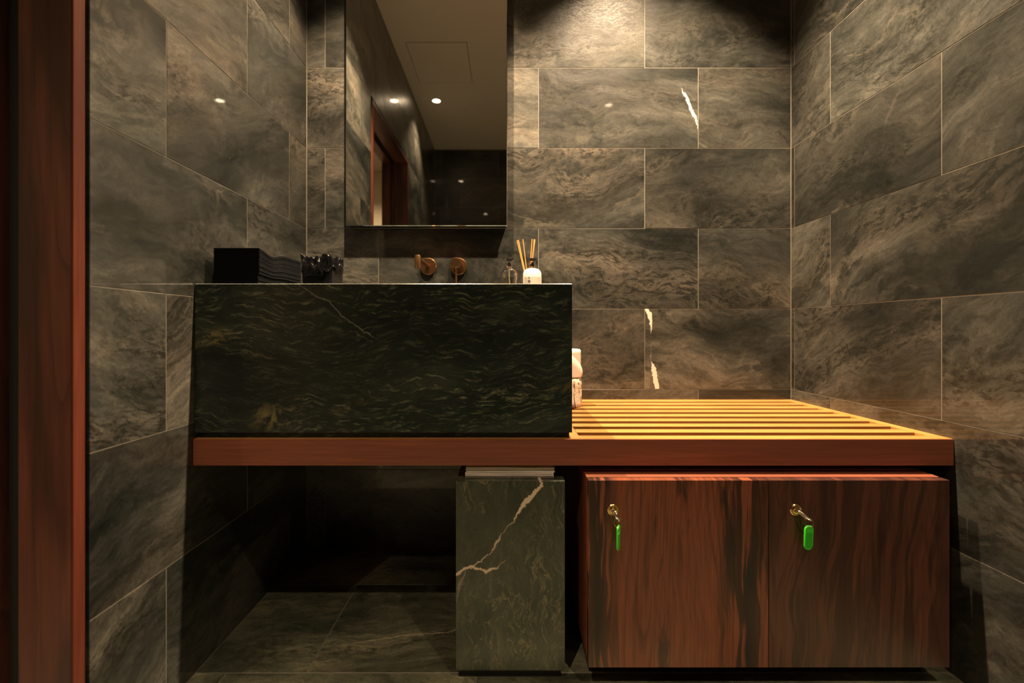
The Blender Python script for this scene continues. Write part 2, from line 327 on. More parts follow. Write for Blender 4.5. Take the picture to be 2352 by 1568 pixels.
# ------------------------------------------------------------------ mesh helpers
def obj(name, bm, mat, parent=None, smooth=False, seed=None, loc=None):
    me = bpy.data.meshes.new(name); bmesh.ops.recalc_face_normals(bm, faces=bm.faces)
    bm.to_mesh(me); bm.free()
    if smooth:
        for p in me.polygons: p.use_smooth = True
    for m in (mat if isinstance(mat, list) else [mat]): me.materials.append(m)
    o = bpy.data.objects.new(name, me); C.objects.link(o)
    if parent: o.parent = parent
    if loc: o.location = loc
    o['seed'] = seed if seed is not None else rnd.uniform(0, 9)
    return o
def shade(o, ang=40):
    for p in o.data.polygons: p.use_smooth = True
    try: o.data.set_sharp_from_angle(angle=R(ang))
    except Exception: pass
    return o
def tag(o, label=None, cat=None, group=None, kind=None):
    for k, v in (('label', label), ('category', cat), ('group', group), ('kind', kind)):
        if v: o[k] = v
    return o
def empty(name, loc=(0, 0, 0), rz=0):
    o = bpy.data.objects.new(name, None); C.objects.link(o); o.location = loc; o.rotation_euler = (0, 0, rz)
    o.empty_display_size = 0.05; return o
def bx(bm, x0, x1, y0, y1, z0, z1, bev=0):
    r = bmesh.ops.create_cube(bm, size=1.0)
    for v in r['verts']:
        v.co = Vector(((x0+x1)/2 + v.co.x*(x1-x0), (y0+y1)/2 + v.co.y*(y1-y0), (z0+z1)/2 + v.co.z*(z1-z0)))
    if bev:
        es = list({e for v in r['verts'] for e in v.link_edges})
        bmesh.ops.bevel(bm, geom=es, offset=bev, segments=2, affect='EDGES', profile=0.6)
    return bm
def box(*a, **k): return bx(bmesh.new(), *a, **k)
def lathe(bm, prof, seg=32, origin=(0, 0, 0), axis='z', caps=True):
    rings = []
    for r, z in prof:
        ring = []
        for i in range(seg):
            a = 2*math.pi*i/seg
            p = (r*math.cos(a), r*math.sin(a), z)
            if axis == 'y': p = (p[0], -p[2], p[1])
            ring.append(bm.verts.new(Vector(origin) + Vector(p)))
        rings.append(ring)
    for a, b in zip(rings[:-1], rings[1:]):
        for i in range(seg): bm.faces.new((a[i], a[(i+1) % seg], b[(i+1) % seg], b[i]))
    for ring in (rings[0], rings[-1]) if caps else ():
        if (ring[0].co - ring[seg//2].co).length > 1e-5: bm.faces.new(ring)
    return bm
def tube(bm, pts, rad, seg=10, closed=False):
    pts = [Vector(p) for p in pts]; n = len(pts); rings = []; up = None
    for i, p in enumerate(pts):
        a = pts[(i-1) % n] if (closed or i > 0) else p; b = pts[(i+1) % n] if (closed or i < n-1) else p
        t = (b-a).normalized()
        if up is None: up = t.orthogonal().normalized()
        up = (up - t*up.dot(t)).normalized(); s = t.cross(up)
        rr = rad[i] if isinstance(rad, (list, tuple)) else rad
        rings.append([bm.verts.new(p + (up*math.cos(2*math.pi*k/seg) + s*math.sin(2*math.pi*k/seg))*rr) for k in range(seg)])
    m = n if closed else n-1
    for i in range(m):
        A, B = rings[i], rings[(i+1) % n]
        off = 0
        if closed and i == n-1:
            off = min(range(seg), key=lambda o: (A[0].co-B[o].co).length)
        for k in range(seg): bm.faces.new((A[k], A[(k+1) % seg], B[(k+1+off) % seg], B[(k+off) % seg]))
    if not closed: bm.faces.new(rings[0]); bm.faces.new(rings[-1])
    return bm
def prism(bm, outline, y0, y1):
    """outline in xz, extruded in y"""
    a = [bm.verts.new((x, y0, z)) for x, z in outline]; b = [bm.verts.new((x, y1, z)) for x, z in outline]
    bm.faces.new(a); bm.faces.new(b)
    for i in range(len(a)):
        j = (i+1) % len(a); bm.faces.new((a[i], a[j], b[j], b[i]))
    return bm

# ------------------------------------------------------------------ tiles
XL, XR, YB, YR = -0.742, 1.0616, 1.783, -1.50     # inner faces: left, right, back, rear (behind camera)
TH = 0.010; GAP = 0.0017; ROW = 0.299; LEN = 0.595
tile_cache = {}
def tile_mesh(w, h):
    key = (round(w, 4), round(h, 4))
    if key in tile_cache: return tile_cache[key]
    bm = bmesh.new(); c = 0.0007; W, H = w/2, h/2
    rings = [[(-W, -H, 0), (W, -H, 0), (W, H, 0), (-W, H, 0)], [(-W, -H, TH-c), (W, -H, TH-c), (W, H, TH-c), (-W, H, TH-c)],
             [(-W+c, -H+c, TH), (W-c, -H+c, TH), (W-c, H-c, TH), (-W+c, H-c, TH)]]
    vs = [[bm.verts.new(p) for p in r] for r in rings]
    for a, b in zip(vs[:-1], vs[1:]):
        for i in range(4): bm.faces.new((a[i], a[(i+1) % 4], b[(i+1) % 4], b[i]))
    bm.faces.new(vs[2]); bm.faces.new(list(reversed(vs[0])))
    me = bpy.data.meshes.new('tile'); bm.to_mesh(me); bm.free(); tile_cache[key] = me
    return me
def subtract(rect, hole):
    a0, a1, b0, b1 = rect
    if not hole or a1 <= hole[0] or a0 >= hole[1] or b1 <= hole[2] or b0 >= hole[3]: return [rect]
    out = []
    if a0 < hole[0]: out.append((a0, hole[0], b0, b1))
    if a1 > hole[1]: out.append((hole[1], a1, b0, b1))
    m0, m1 = max(a0, hole[0]), min(a1, hole[1])
    if b1 > hole[3]: out.append((m0, m1, hole[3], b1))
    if b0 < hole[2]: out.append((m0, m1, b0, hole[2]))
    return out
def tile_wall(parent, frame, a0, a1, b0, b1, joints, row=ROW, length=LEN, hole=None, mat=None, special=None, b_start=0.0, tiltf=None, tone=1.0):
    """frame(a, b) -> matrix placing a tile whose local x runs along a, local y along b, local z into the room"""
    k = 0; b = b_start; nth = 0
    while b < b1 - 1e-4:
        bb0, bb1 = max(b, b0), min(b + row, b1)
        j = joints[k % 2]; start = j - math.ceil((j - a0)/length)*length
        a = start
        while a < a1 - 1e-4:
            aa0, aa1 = max(a, a0), min(a + length, a1)
            if aa1 - aa0 > 0.006 and bb1 - bb0 > 0.006:
                for (p0, p1, q0, q1) in subtract((aa0, aa1, bb0, bb1), hole):
                    if p1-p0 < 0.008 or q1-q0 < 0.008: continue
                    me = tile_mesh(p1-p0-GAP, q1-q0-GAP)
                    o = bpy.data.objects.new('tile', me); C.objects.link(o); o.parent = parent
                    ca, cb = (p0+p1)/2, (q0+q1)/2
                    o.matrix_local = frame(ca, cb) @ Matrix.Rotation(R(rnd.uniform(-.05, .05)), 4, 'X') @ Matrix.Rotation(R(rnd.uniform(-.05, .05)), 4, 'Y')
                    mt = mat or M['tile']
                    if special:
                        for (sa, sb, sm) in special:
                            if p0 < sa < p1 and q0 < sb < q1: mt = sm
                    if not me.materials: me.materials.append(M['tile'])
                    o.material_slots[0].link = 'OBJECT'; o.material_slots[0].material = mt
                    o['seed'] = rnd.uniform(0, 40); o['tilt'] = (tiltf or 0) + rnd.uniform(-0.25, 0.25)
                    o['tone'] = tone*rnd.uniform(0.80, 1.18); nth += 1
            a += length
        b += row; k += 1
def mtx(origin, ex, ey, ez):
    m = Matrix.Identity(4)
    for i, e in enumerate((ex, ey, ez)):
        for r_ in range(3): m[r_][i] = e[r_]
    for r_ in range(3): m[r_][3] = origin[r_]
    return m
DZ = 2.110                 # top of the door opening
DY0, DY1 = -0.142, 0.853   # door opening along the left wall
wb = tag(obj('wall_back', box(XL-.2, XR+.2, YB+.0008, YB+.15, 0, CEIL), M['grout']), kind='structure')
tile_wall(wb, lambda a, b: mtx((a, YB+TH, b), (1, 0, 0), (0, 0, 1), (0, -1, 0)), XL+.0005, XR-.0005, 0, CEIL, [0.517, 0.7164],
          special=[(0.6, 1.6, M['tile_v1']), (0.6, 0.75, M['tile_v2'])])
wr = tag(obj('wall_right', box(XR+.0008, XR+.15, YR-.15, YB+.15, 0, CEIL), M['grout']), kind='structure')
tile_wall(wr, lambda a, b: mtx((XR+TH, a, b), (0, -1, 0), (0, 0, 1), (-1, 0, 0)), YR, YB-.0005, 0, CEIL, [1.1678, 1.5675], tiltf=R(-14), tone=0.95)
bm = bmesh.new()
for r_ in ((YR-.15, DY0-.002, 0, CEIL), (DY1+.002, YB+.15, 0, CEIL), (DY0-.002, DY1+.002, DZ+.002, CEIL)): bx(bm, XL-.19, XL-.0008, *r_)
wl = tag(obj('wall_left', bm, M['grout']), kind='structure')
tile_wall(wl, lambda a, b: mtx((XL-TH, a, b), (0, 1, 0), (0, 0, 1), (1, 0, 0)), YR, YB-.0005, 0, CEIL, [1.642, 1.374], hole=(DY0, DY1, -1, DZ), tiltf=R(-12))
wf = tag(obj('wall_rear', box(XL-.2, XR+.2, YR-.15, YR-.0008, 0, CEIL), M['grout']), kind='structure')
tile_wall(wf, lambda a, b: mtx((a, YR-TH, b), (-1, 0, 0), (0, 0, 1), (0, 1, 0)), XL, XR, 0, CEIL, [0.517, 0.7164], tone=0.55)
fl = tag(obj('floor', box(XL-.2, XR+.2, YR-.15, YB+.15, -.12, -.0008), M['grout']), kind='structure')
tile_wall(fl, lambda a, b: mtx((a, b, -TH), (1, 0, 0), (0, 1, 0), (0, 0, 1)), XL, XR, YR, YB, [0.717-.19, 0.717], row=0.395, length=0.597,
          b_start=1.143-7*0.395, mat=M['tile_dark'], special=[(-0.4, 1.3, M['tile_fv'])], tone=0.95)
ce = tag(obj('ceiling', box(XL-.2, XR+.2, YR-.15, YB+.15, CEIL, CEIL+.1), M['plaster']), kind='structure')
# access hatch in the ceiling: a panel a hair proud, with a dark joint round it
hx0, hx1, hy0, hy1 = -0.655, -0.258, -0.150, 0.355
obj('hatch_joint', box(hx0-.003, hx1+.003, hy0-.003, hy1+.003, CEIL-.0006, CEIL+.001), M['blackgap'], ce)
obj('hatch_panel', box(hx0, hx1, hy0, hy1, CEIL-.0015, CEIL), M['plaster'], ce)

# ------------------------------------------------------------------ doorway in the left wall, pocket-door frame
d1 = tag(empty('door_1', (XL, (DY0+DY1)/2, 0)), kind='structure')
def dpart(name, bounds, mat, bev=0.001, seed=None):
    x0, x1, y0, y1, z0, z1 = bounds
    b_ = box(x0, x1, y0, y1, z0, z1, bev=bev)
    for v in b_.verts: v.co -= Vector(d1.location)
    return obj(name, b_, mat, d1, seed=seed)
e = 0.036; g0 = 0.013; SL0, SL1 = XL-.090, XL-.128; OUT = XL-.19
for ya, yb, sd in ((DY1-e, DY1-g0, 2.0), (DY0+g0, DY0+e, 5.0)):
    dpart('jamb', (SL0, XL-.0005, ya, yb, 0, DZ-e), M['jamb'], seed=sd)
    dpart('casing_edge', (XL-.0003, XL+.004, ya, yb, 0, DZ-e), M['bench_z'], seed=sd)
    dpart('jamb', (OUT, SL1, ya, yb, 0, DZ-e), M['jamb'], seed=sd+1)
for ya, yb in ((DY1-g0-.001, DY1+.0015), (DY0-.0015, DY0+g0+.001)):
    dpart('shadow_gap', (OUT+.002, XL-.008, ya, yb, 0, DZ), M['blackgap'], 0)
dpart('head', (SL0, XL+.004, DY0+g0, DY1-g0, DZ-e, DZ-g0), M['jamb_y'])
dpart('head', (OUT, SL1, DY0+g0, DY1-g0, DZ-e, DZ-g0), M['jamb_y'])
dpart('shadow_gap', (OUT+.002, XL-.008, DY0-.001, DY1+.001, DZ-g0-.001, DZ+.0015), M['blackgap'], 0)
dpart('door_leaf', (SL1+.004, SL0-.004, DY0-.004, DY0+.020, 0.008, DZ-.012), M['jamb'], seed=3.3)
# hallway beyond
tag(obj('wall_hallway', box(-2.3, -0.94, -2.35, -2.2, 0, CEIL), M['cream']), kind='structure')
tag(obj('wall_hallway_side', box(-2.4, -2.3, -2.35, 2.1, 0, CEIL), M['cream']), kind='structure')
tag(obj('wall_hallway_end', box(-2.3, -0.942, 1.95, 2.1, 0, CEIL), M['cream']), kind='structure')
tag(obj('floor_hallway', box(-2.4, XL-.2, -2.35, 2.1, -.12, 0), M['hallfloor']), kind='structure')
tag(obj('floor_threshold', box(XL-.2, XL, DY0, DY1, -.12, -.0005), M['hallfloor']), kind='structure')
tag(obj('ceiling_hallway', box(-2.4, XL-.2, -2.35, 2.1, CEIL, CEIL+.1), M['plaster']), kind='structure')

# ------------------------------------------------------------------ ceiling downlights
def downlight(x, y, power, cone, blend, core, core_cone, label, grp='recessed downlights in the ceiling', lamp=True):
    t = tag(empty('ceiling_downlight', (x, y, CEIL)), label, 'ceiling light', grp)
    shade(obj('trim_ring', lathe(bmesh.new(), [(0.030, -0.001), (0.031, -0.004), (0.040, -0.003), (0.042, 0.0)], 40, caps=False), M['trimring'], t))
    obj('lens', lathe(bmesh.new(), [(0.0005, -0.0008), (0.029, -0.0008), (0.030, 0.0)], 32), M['lens'], t)
    for pw, cn, bl in ((power, cone, blend), (core, core_cone, 1.0)):
        if not pw: continue
        ld = bpy.data.lights.new('downlight_beam', 'SPOT'); ld.energy = pw; ld.color = WARM
        ld.spot_size = R(cn); ld.spot_blend = bl; ld.shadow_soft_size = 0.016
        lo = bpy.data.objects.new('downlight_beam', ld); C.objects.link(lo); lo.parent = t; lo.location = (0, 0, -0.022)
    return t
LBL = {'front_left': 'round recessed ceiling downlight glowing in the mirror, near the doorway wall',
       'front_right': 'round recessed ceiling downlight near the right wall, behind the camera',
       'back_left': 'round recessed ceiling downlight above the stone basin',
       'back_right': 'round recessed ceiling downlight above the slatted bench'}
for nm, x, y, p, c_, b_, q_, k_ in LAMPS: downlight(x, y, p, c_, b_, q_, k_, LBL[nm])
downlight(-1.55, -1.5, 100, 130, 1.0, 0, 0, 'round recessed ceiling downlight in the cream hallway beyond the doorway', grp='hallway downlight')

# ------------------------------------------------------------------ wall mirror
MP = 0.038; mx0, mx1, mz0, mz1 = -0.584, 0.005, 1.197, 2.28
mi = tag(empty('wall_mirror', ((mx0+mx1)/2, YB, mz0)), 'tall frameless wall mirror with a thin bright edge above the stone basin', 'mirror')
def rel(bm, root):
    for v in bm.verts: v.co -= root.location
    return bm
obj('backing', rel(box(mx0+.004, mx1-.004, YB-MP+.004, YB, mz0+.004, mz1-.004), mi), M['black'], mi)
obj('glass', rel(box(mx0+.0022, mx1-.0022, YB-MP, YB-MP+.005, mz0+.0022, mz1-.0022), mi), M['mirror'], mi)
bm = bmesh.new()
o4 = [(mx0, mz0), (mx1, mz0), (mx1, mz1), (mx0, mz1)]; i4 = [(mx0+.0022, mz0+.0022), (mx1-.0022, mz0+.0022), (mx1-.0022, mz1-.0022), (mx0+.0022, mz1-.0022)]
va = [bm.verts.new((x, YB-MP+.0016, z)) for x, z in o4]; vb = [bm.verts.new((x, YB-MP-.0001, z)) for x, z in i4]; vc = [bm.verts.new((x, YB-MP+.005, z)) for x, z in o4]
for i in range(4):
    j = (i+1) % 4; bm.faces.new((va[i], va[j], vb[j], vb[i])); bm.faces.new((vc[i], vc[j], va[j], va[i]))
obj('bevelled_edge', rel(bm, mi), M['edge'], mi)

# ------------------------------------------------------------------ bench
BT = 0.5598; BB = 0.497; BF = 1.134
be = tag(empty('slatted_bench', (0.16, BF, BB)), 'long red-brown wooden bench with a slatted right half, spanning wall to wall', 'bench')
def part(root, name, bounds, mat, bev=0.0008, seed=None):
    x0, x1, y0, y1, z0, z1 = bounds
    o = obj(name, rel(box(x0, x1, y0, y1, z0, z1, bev=bev), root), mat, root, seed=seed); return o
LR0, LR1, RR0 = 0.1526, 0.1782, 1.032
part(be, 'fascia', (XL+.001, XR-.001, BF, BF+.003, BB, BT-.0006), M['bench'], 0.0008, 1.0)
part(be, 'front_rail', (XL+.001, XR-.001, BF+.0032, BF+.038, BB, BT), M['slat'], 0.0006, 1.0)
part(be, 'board', (XL+.001, LR0-.0006, BF+.0385, YB-.001, BB+.02, BT-.0004), M['bench'])
part(be, 'left_rail', (LR0, LR1, BF+.0383, YB-.001, BB, BT), M['slat_y'])
part(be, 'right_rail', (RR0, XR-.001, BF+.0383, YB-.001, BB, BT), M['slat_y'])
for k in range(1, 9):
    y0 = BF + 0.0752*k
    y1 = y0 + 0.0395 if k < 8 else YB-.0015
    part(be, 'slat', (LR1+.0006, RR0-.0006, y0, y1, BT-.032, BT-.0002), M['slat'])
part(be, 'base_board', (LR1+.0006, RR0-.0006, BF+.0385, YB-.002, BB+.001, BB+.013), M['bench'])
for xx in (0.42, 0.80):
    part(be, 'batten', (xx, xx+.04, BF+.045, YB-.004, BB+.0132, BT-.0325), M['bench_y'])

# ------------------------------------------------------------------ stone basin
bF, bR, bT, bB = 1.140, 0.1575, 0.9285, 0.574
ba = tag(empty('stone_basin', (-0.29, bF, bB)), 'massive dark green marble basin block on the left half of the wooden bench', 'basin')
bm = bmesh.new()
ox = (XL+.0015, bR); oy = (bF, YB-.0015); hx = (-0.46, 0.09); hy = (1.168, 1.56); c = 0.0016
def ring(xs, ys, z): return [bm.verts.new((x, y, z)) for x, y in ((xs[0], ys[0]), (xs[1], ys[0]), (xs[1], ys[1]), (xs[0], ys[1]))]
rs = [ring(ox, oy, bB), ring(ox, oy, bT-c), ring((ox[0]+c, ox[1]-c), (oy[0]+c, oy[1]-c), bT), ring(hx, hy, bT),
      ring((hx[0]+.01, hx[1]-.01), (hy[0]+.01, hy[1]-.01), bT-.008), ring((hx[0]+.02, hx[1]-.02), (hy[0]+.02, hy[1]-.02), bT-.16)]
for a, b in zip(rs[:-1], rs[1:]):
    for i in range(4): bm.faces.new((a[i], a[(i+1) % 4], b[(i+1) % 4], b[i]))
bm.faces.new(rs[0]); bm.faces.new(rs[-1])
bo = obj('basin_block', bm, M['basin']); bo.parent = ba; bo.matrix_parent_inverse = Matrix.Translation(-ba.location)
po = obj('plinth', box(XL+.002, LR0-.0005, bF+.010, YB-.002, BT, bB), M['basin']); po.parent = ba; po.matrix_parent_inverse = Matrix.Translation(-ba.location)
dr = shade(obj('drain', lathe(bmesh.new(), [(0.0005, 0.004), (0.018, 0.004), (0.024, 0.002), (0.026, 0)], 28, (-.18, 1.36, bT-.16)), M['bronze'])); dr.parent = ba; dr.matrix_parent_inverse = Matrix.Translation(-ba.location)

# ------------------------------------------------------------------ wall tap and mixer
fz = EYE + 0.2366; fx = -0.2885
sp = tag(empty('wall_spout', (fx, YB, fz)), 'bronze wall-mounted basin spout bending down over the basin, left of the mixer', 'tap')
shade(obj('rosette', lathe(bmesh.new(), [(0.031, 0.0), (0.031, 0.007), (0.0295, 0.0085), (0.010, 0.0085)], 48, axis='y'), M['darkbronze'], sp))
pts = [(0, -0.006, 0), (0, -0.12, 0)]
pts += [(0, -0.199 - 0.016*math.sin(a), 0.0 - 0.016*(1-math.cos(a))) for a in [R(k) for k in range(0, 91, 15)]]
pts += [(0, -0.215, -0.030)]
sbm = tube(bmesh.new(), pts, 0.0068, 20)
shade(obj('pipe', sbm, M['bronze'], sp), 50)
o = shade(obj('outlet', lathe(bmesh.new(), [(0.0075, -.034), (0.0105, -.034), (0.0105, 0.006), (0.0095, 0.0085), (0.0005, 0.0085)], 28, (0, -0.215, 0)), M['bronze'], sp), 40)
mz = tag(empty('wall_mixer', (-0.1758, YB, fz)), 'bronze wall-mounted mixer knob with a thin pin lever, right of the spout', 'tap')
shade(obj('rosette', lathe(bmesh.new(), [(0.031, 0.0), (0.031, 0.007), (0.0295, 0.0085), (0.012, 0.0085)], 48, axis='y'), M['darkbronze'], mz))
shade(obj('knob', lathe(bmesh.new(), [(0.018, 0.004), (0.018, 0.108), (0.0165, 0.1100), (0.0005, 0.1100)], 40, axis='y'), M['bronze'], mz))
shade(obj('lever', tube(bmesh.new(), [(0.001, -.098, -.012), (0.001, -.100, -.078)], 0.0034, 14), M['bronze'], mz))

# ------------------------------------------------------------------ bottles and reed diffuser
def pump_head(root, z, s=1.0, clear=True):
    shade(obj('neck', lathe(bmesh.new(), [(0.0085*s, z-.004), (0.0085*s, z+.010), (0.006*s, z+.010), (0.006*s, z-.004)], 24, caps=False), M['glass'], root))
    shade(obj('collar', lathe(bmesh.new(), [(0.0005, z+.008), (0.0070*s, z+.008), (0.0070*s, z+.016), (0.004, z+.017), (0.004, z+.022)], 24), M['pump'], root))
    shade(obj('pump_sleeve', lathe(bmesh.new(), [(0.0105*s, z+.0), (0.0105*s, z+.028), (0.0098*s, z+.028), (0.0098*s, z+.0)], 28, caps=False), M['glass'], root))
    p = bmesh.new(); lathe(p, [(0.0005, z+.027), (0.0098*s, z+.027), (0.0105*s, z+.030), (0.0095*s, z+.036), (0.0005, z+.0375)], 28)
    bx(p, 0.004, 0.0155*s, -0.0032, 0.0032, z+.031, z+.0365, bev=0.001)
    shade(obj('pump_cap', p, M['pump'], root))
def body_prof(r, h, sh=0.020):
    pr = [(0.0005, 0.0), (r-.003, 0.0), (r, 0.003), (r, h-sh)]
    for k in range(1, 7):
        a = R(15*k); pr.append((r-sh+sh*math.cos(a) if k < 6 else r-sh, h-sh+sh*math.sin(a)))
    pr.append((0.009, h+.001)); return pr
cbm = bmesh.new(); clear = tag(empty('soap_bottle', (0.0115, 1.685, bT)), 'clear glass pump bottle nearly empty, on the basin rim nearest the mixer', 'bottle')
R1, H1 = 0.0285, 0.1055
outer = body_prof(R1, H1); inner = [(max(r-.0018, .0004), z+.002 if z < .01 else z-.0018) for r, z in outer][::-1]
prof = outer[:-1] + [(0.0085, H1+.001), (0.0068, H1+.001)] + inner[1:]
shade(obj('glass_body', lathe(bmesh.new(), prof, 40), M['glass'], clear))
shade(obj('liquid', lathe(bmesh.new(), [(0.0005, .0022), (R1-.0022, .0026), (R1-.0022, .072), (0.0005, .072)], 36), M['liquid'], clear))
shade(obj('dip_tube', tube(bmesh.new(), [(0, 0, H1+.008), (0.0, 0, .07), (0.004, 0, .01)], 0.0017, 8), M['dip'], clear))
pump_head(clear, H1)
wbt = tag(empty('lotion_bottle', (0.0925, 1.685, bT)), 'white pump bottle with small dark emblem on pale label, on the basin rim', 'bottle')
R2, H2 = 0.0325, 0.1055
shade(obj('bottle_body', lathe(bmesh.new(), body_prof(R2, H2, 0.022), 44), M['milk'], wbt))
lb = bmesh.new(); N = 20; rr = R2+.0004
ra = [[lb.verts.new((rr*math.sin(R(a)), -rr*math.cos(R(a)), z)) for a in [(-62 + 124*i/N) for i in range(N+1)]] for z in (.012, .074)]
for i in range(N): lb.faces.new((ra[0][i], ra[0][i+1], ra[1][i+1], ra[1][i]))
shade(obj('label_band', lb, M['label'], wbt))
hb = bmesh.new(); hc = []
for i in range(6):
    a = R(60*i+30); px = -.0125 + .0052*math.cos(a); pz = .058 + .0058*math.sin(a)
    hc.append(hb.verts.new((px, -math.sqrt((rr+.0004)**2 - px*px), pz)))
hb.faces.new(hc); obj('emblem', hb, M['ink'], wbt)
hb = bmesh.new(); hc = []
for i in range(14):
    a = R(360/14*i); px = -.0125 + .0024*math.cos(a); pz = .0705 + .0024*math.sin(a)
    hc.append(hb.verts.new((px, -math.sqrt((rr+.0004)**2 - px*px), pz)))
hb.faces.new(hc); obj('printed_dot', hb, M['ink'], wbt)
pump_head(wbt, H2)
df = tag(empty('reed_diffuser', (0.083, 1.742, bT)), 'reed diffuser with amber sticks fanned out behind the white bottle', 'diffuser')
shade(obj('glass_jar', lathe(bmesh.new(), [(0.0005, 0), (.022, 0), (.023, .003), (.023, .070), (.012, .082), (.012, .092), (.0105, .092), (.0105, .081), (.021, .069), (.021, .005), (.0005, .005)], 32), M['glass'], df))
shade(obj('fragrance_oil', lathe(bmesh.new(), [(0.0005, .0052), (.0206, .0054), (.0206, .045), (.0005, .045)], 28), M['liquid'], df))
for (px, py, tx, ty) in ((1187.5, 552, .004, 0.0), (1190.5, 551, .005, .004), (1201, 549, .004, -.003), (1222, 549, -.002, 0), (1227, 549, -.001, .004), (1229, 550, -.003, -.004)):
    yy = 1.735 + ty
    top = Vector(((px-1162)/1100*yy, yy, EYE + (758-py)/1100*yy)) - df.location
    shade(obj('reed', tube(bmesh.new(), [(tx, -ty, .010), top], 0.0015, 8), M['reed'], df))

# ------------------------------------------------------------------ stack of folded black hand towels
NT = 24; sx0, sx1, sy0, sy1 = -0.7215, -0.6095, 1.182, 1.424
H_front, H_back = 0.0932, 0.0935
ORD = ' first second third fourth fifth sixth seventh eighth ninth tenth eleventh twelfth thirteenth fourteenth fifteenth sixteenth seventeenth eighteenth nineteenth twentieth twenty-first twenty-second twenty-third twenty-fourth'.split(' ')
def towel(i):
    t = i/NT; bm = bmesh.new(); n = 16; th = 0.0932/NT
    jx = rnd.uniform(-.0012, .0012) - (.003 if i < 7 else 0); jy = rnd.uniform(-.001, .001)
    L = []
    def lev(t, s):
        dip = -0.0125*math.exp(-((s-.27)/.17)**2)*t
        return bT + .0003 + t*H_front + dip
    for k in range(n+1):
        s = k/n; y = sy0 + (sy1-sy0)*s
        z0 = lev(t, s); z1 = z0 + (lev(t+1/NT, s)-z0)*0.80
        yy = y+jy
        L.append([bm.verts.new((x, yy, z)) for x, z in ((sx0+jx, z0), (sx1+jx, z0), (sx1+jx+.0007, (z0+z1)/2), (sx1+jx, z1), (sx0+jx, z1), (sx0+jx-.0007, (z0+z1)/2))])
    for a, b in zip(L[:-1], L[1:]):
        for q in range(6): bm.faces.new((a[q], a[(q+1) % 6], b[(q+1) % 6], b[q]))
    bm.faces.new(L[0]); bm.faces.new(L[-1])
    o = obj('hand_towel', bm, M['cloth'])
    c0 = Vector(((sx0+sx1)/2, (sy0+sy1)/2, bT + t*H_front)); 
    for v in o.data.vertices: v.co -= c0
    o.location = c0
    lab = 'black folded hand towel, %s from the top of the pile on the basin' % ORD[NT-i]
    if i == NT-1: lab = 'topmost black folded hand towel of the pile on the left end of the basin'
    if i == 0: lab = 'lowest black folded hand towel of the pile, lying directly on the stone basin'
    return tag(o, lab, 'towel', 'black hand towels piled on the basin')
for i in range(NT): towel(i)

# ------------------------------------------------------------------ small black bin with crumpled liner
wx0, wx1, wy0, wy1 = -0.676, -0.574, 1.585, 1.690; wh = 0.112
wc = Vector(((wx0+wx1)/2, (wy0+wy1)/2, bT))
wbn = tag(empty('waste_bin', tuple(wc)), 'small square black bin with a crumpled glossy liner beside the black towels', 'bin')
bm = bmesh.new(); hw, hd = (wx1-wx0)/2, (wy1-wy0)/2
def sq(bm, a, b, z): return [bm.verts.new(p) for p in ((-a, -b, z), (a, -b, z), (a, b, z), (-a, b, z))]
rs = [sq(bm, hw-.004, hd-.004, 0), sq(bm, hw, hd, wh), sq(bm, hw-.003, hd-.003, wh), sq(bm, hw-.007, hd-.007, .003)]
for a, b in zip(rs[:-1], rs[1:]):
    for i in range(4): bm.faces.new((a[i], a[(i+1) % 4], b[(i+1) % 4], b[i]))
bm.faces.new(rs[0]); bm.faces.new(rs[-1]); obj('bin_body', bm, M['pump'], wbn)
bm = bmesh.new(); NU, NV = 96, 18; rows = []
for v in range(NV+1):
    t = v/NV; rw = []
    for u in range(NU):
        a = 2*math.pi*u/NU; ca, sa = math.cos(a), math.sin(a)
        k = (abs(ca)**5 + abs(sa)**5)**(-1/5.0)
        nz = mn.noise(Vector((ca*2.2, sa*2.2, 3.1))); nf = mn.noise(Vector((ca*5, sa*5, t*3.0+9)))
        nr = 1-2*abs(mn.noise(Vector((ca*3.6, sa*3.6, t*3+2))))
        drop = 0.022 + 0.045*max(0, nz+.15) + (0.028 if -2.2 < math.atan2(sa, ca) < -1.2 else 0)
        if t < .35:      # rising inside
            q = t/.35; r_ = 0.86 + .06*q; z = wh - .03 + .045*q
        elif t < .6:     # rolling over the rim
            q = (t-.35)/.25; r_ = 0.92 + .17*q + .06*math.sin(q*math.pi); z = wh + .015 + .008*math.sin(q*math.pi) - .006*q
        else:
            q = (t-.6)/.4; r_ = 1.10 + .03*q; z = wh + .007 - drop*q
        amp = math.sin(min(1, t*1.2)*math.pi*.8)
        r_ += .16*nf*amp + .05*nr*amp; z += (.022*nz + .012*nf + .004*nr)*amp*(1 if t < .7 else .4)
        r_ = max(r_, 1.03) if t > .5 else r_
        rw.append(bm.verts.new((hw*k*ca*r_, hd*k*sa*r_, z)))
    rows.append(rw)
for a, b in zip(rows[:-1], rows[1:]):
    for i in range(NU): bm.faces.new((a[i], a[(i+1) % NU], b[(i+1) % NU], b[i]))
obj('liner', bm, M['liner'], wbn)

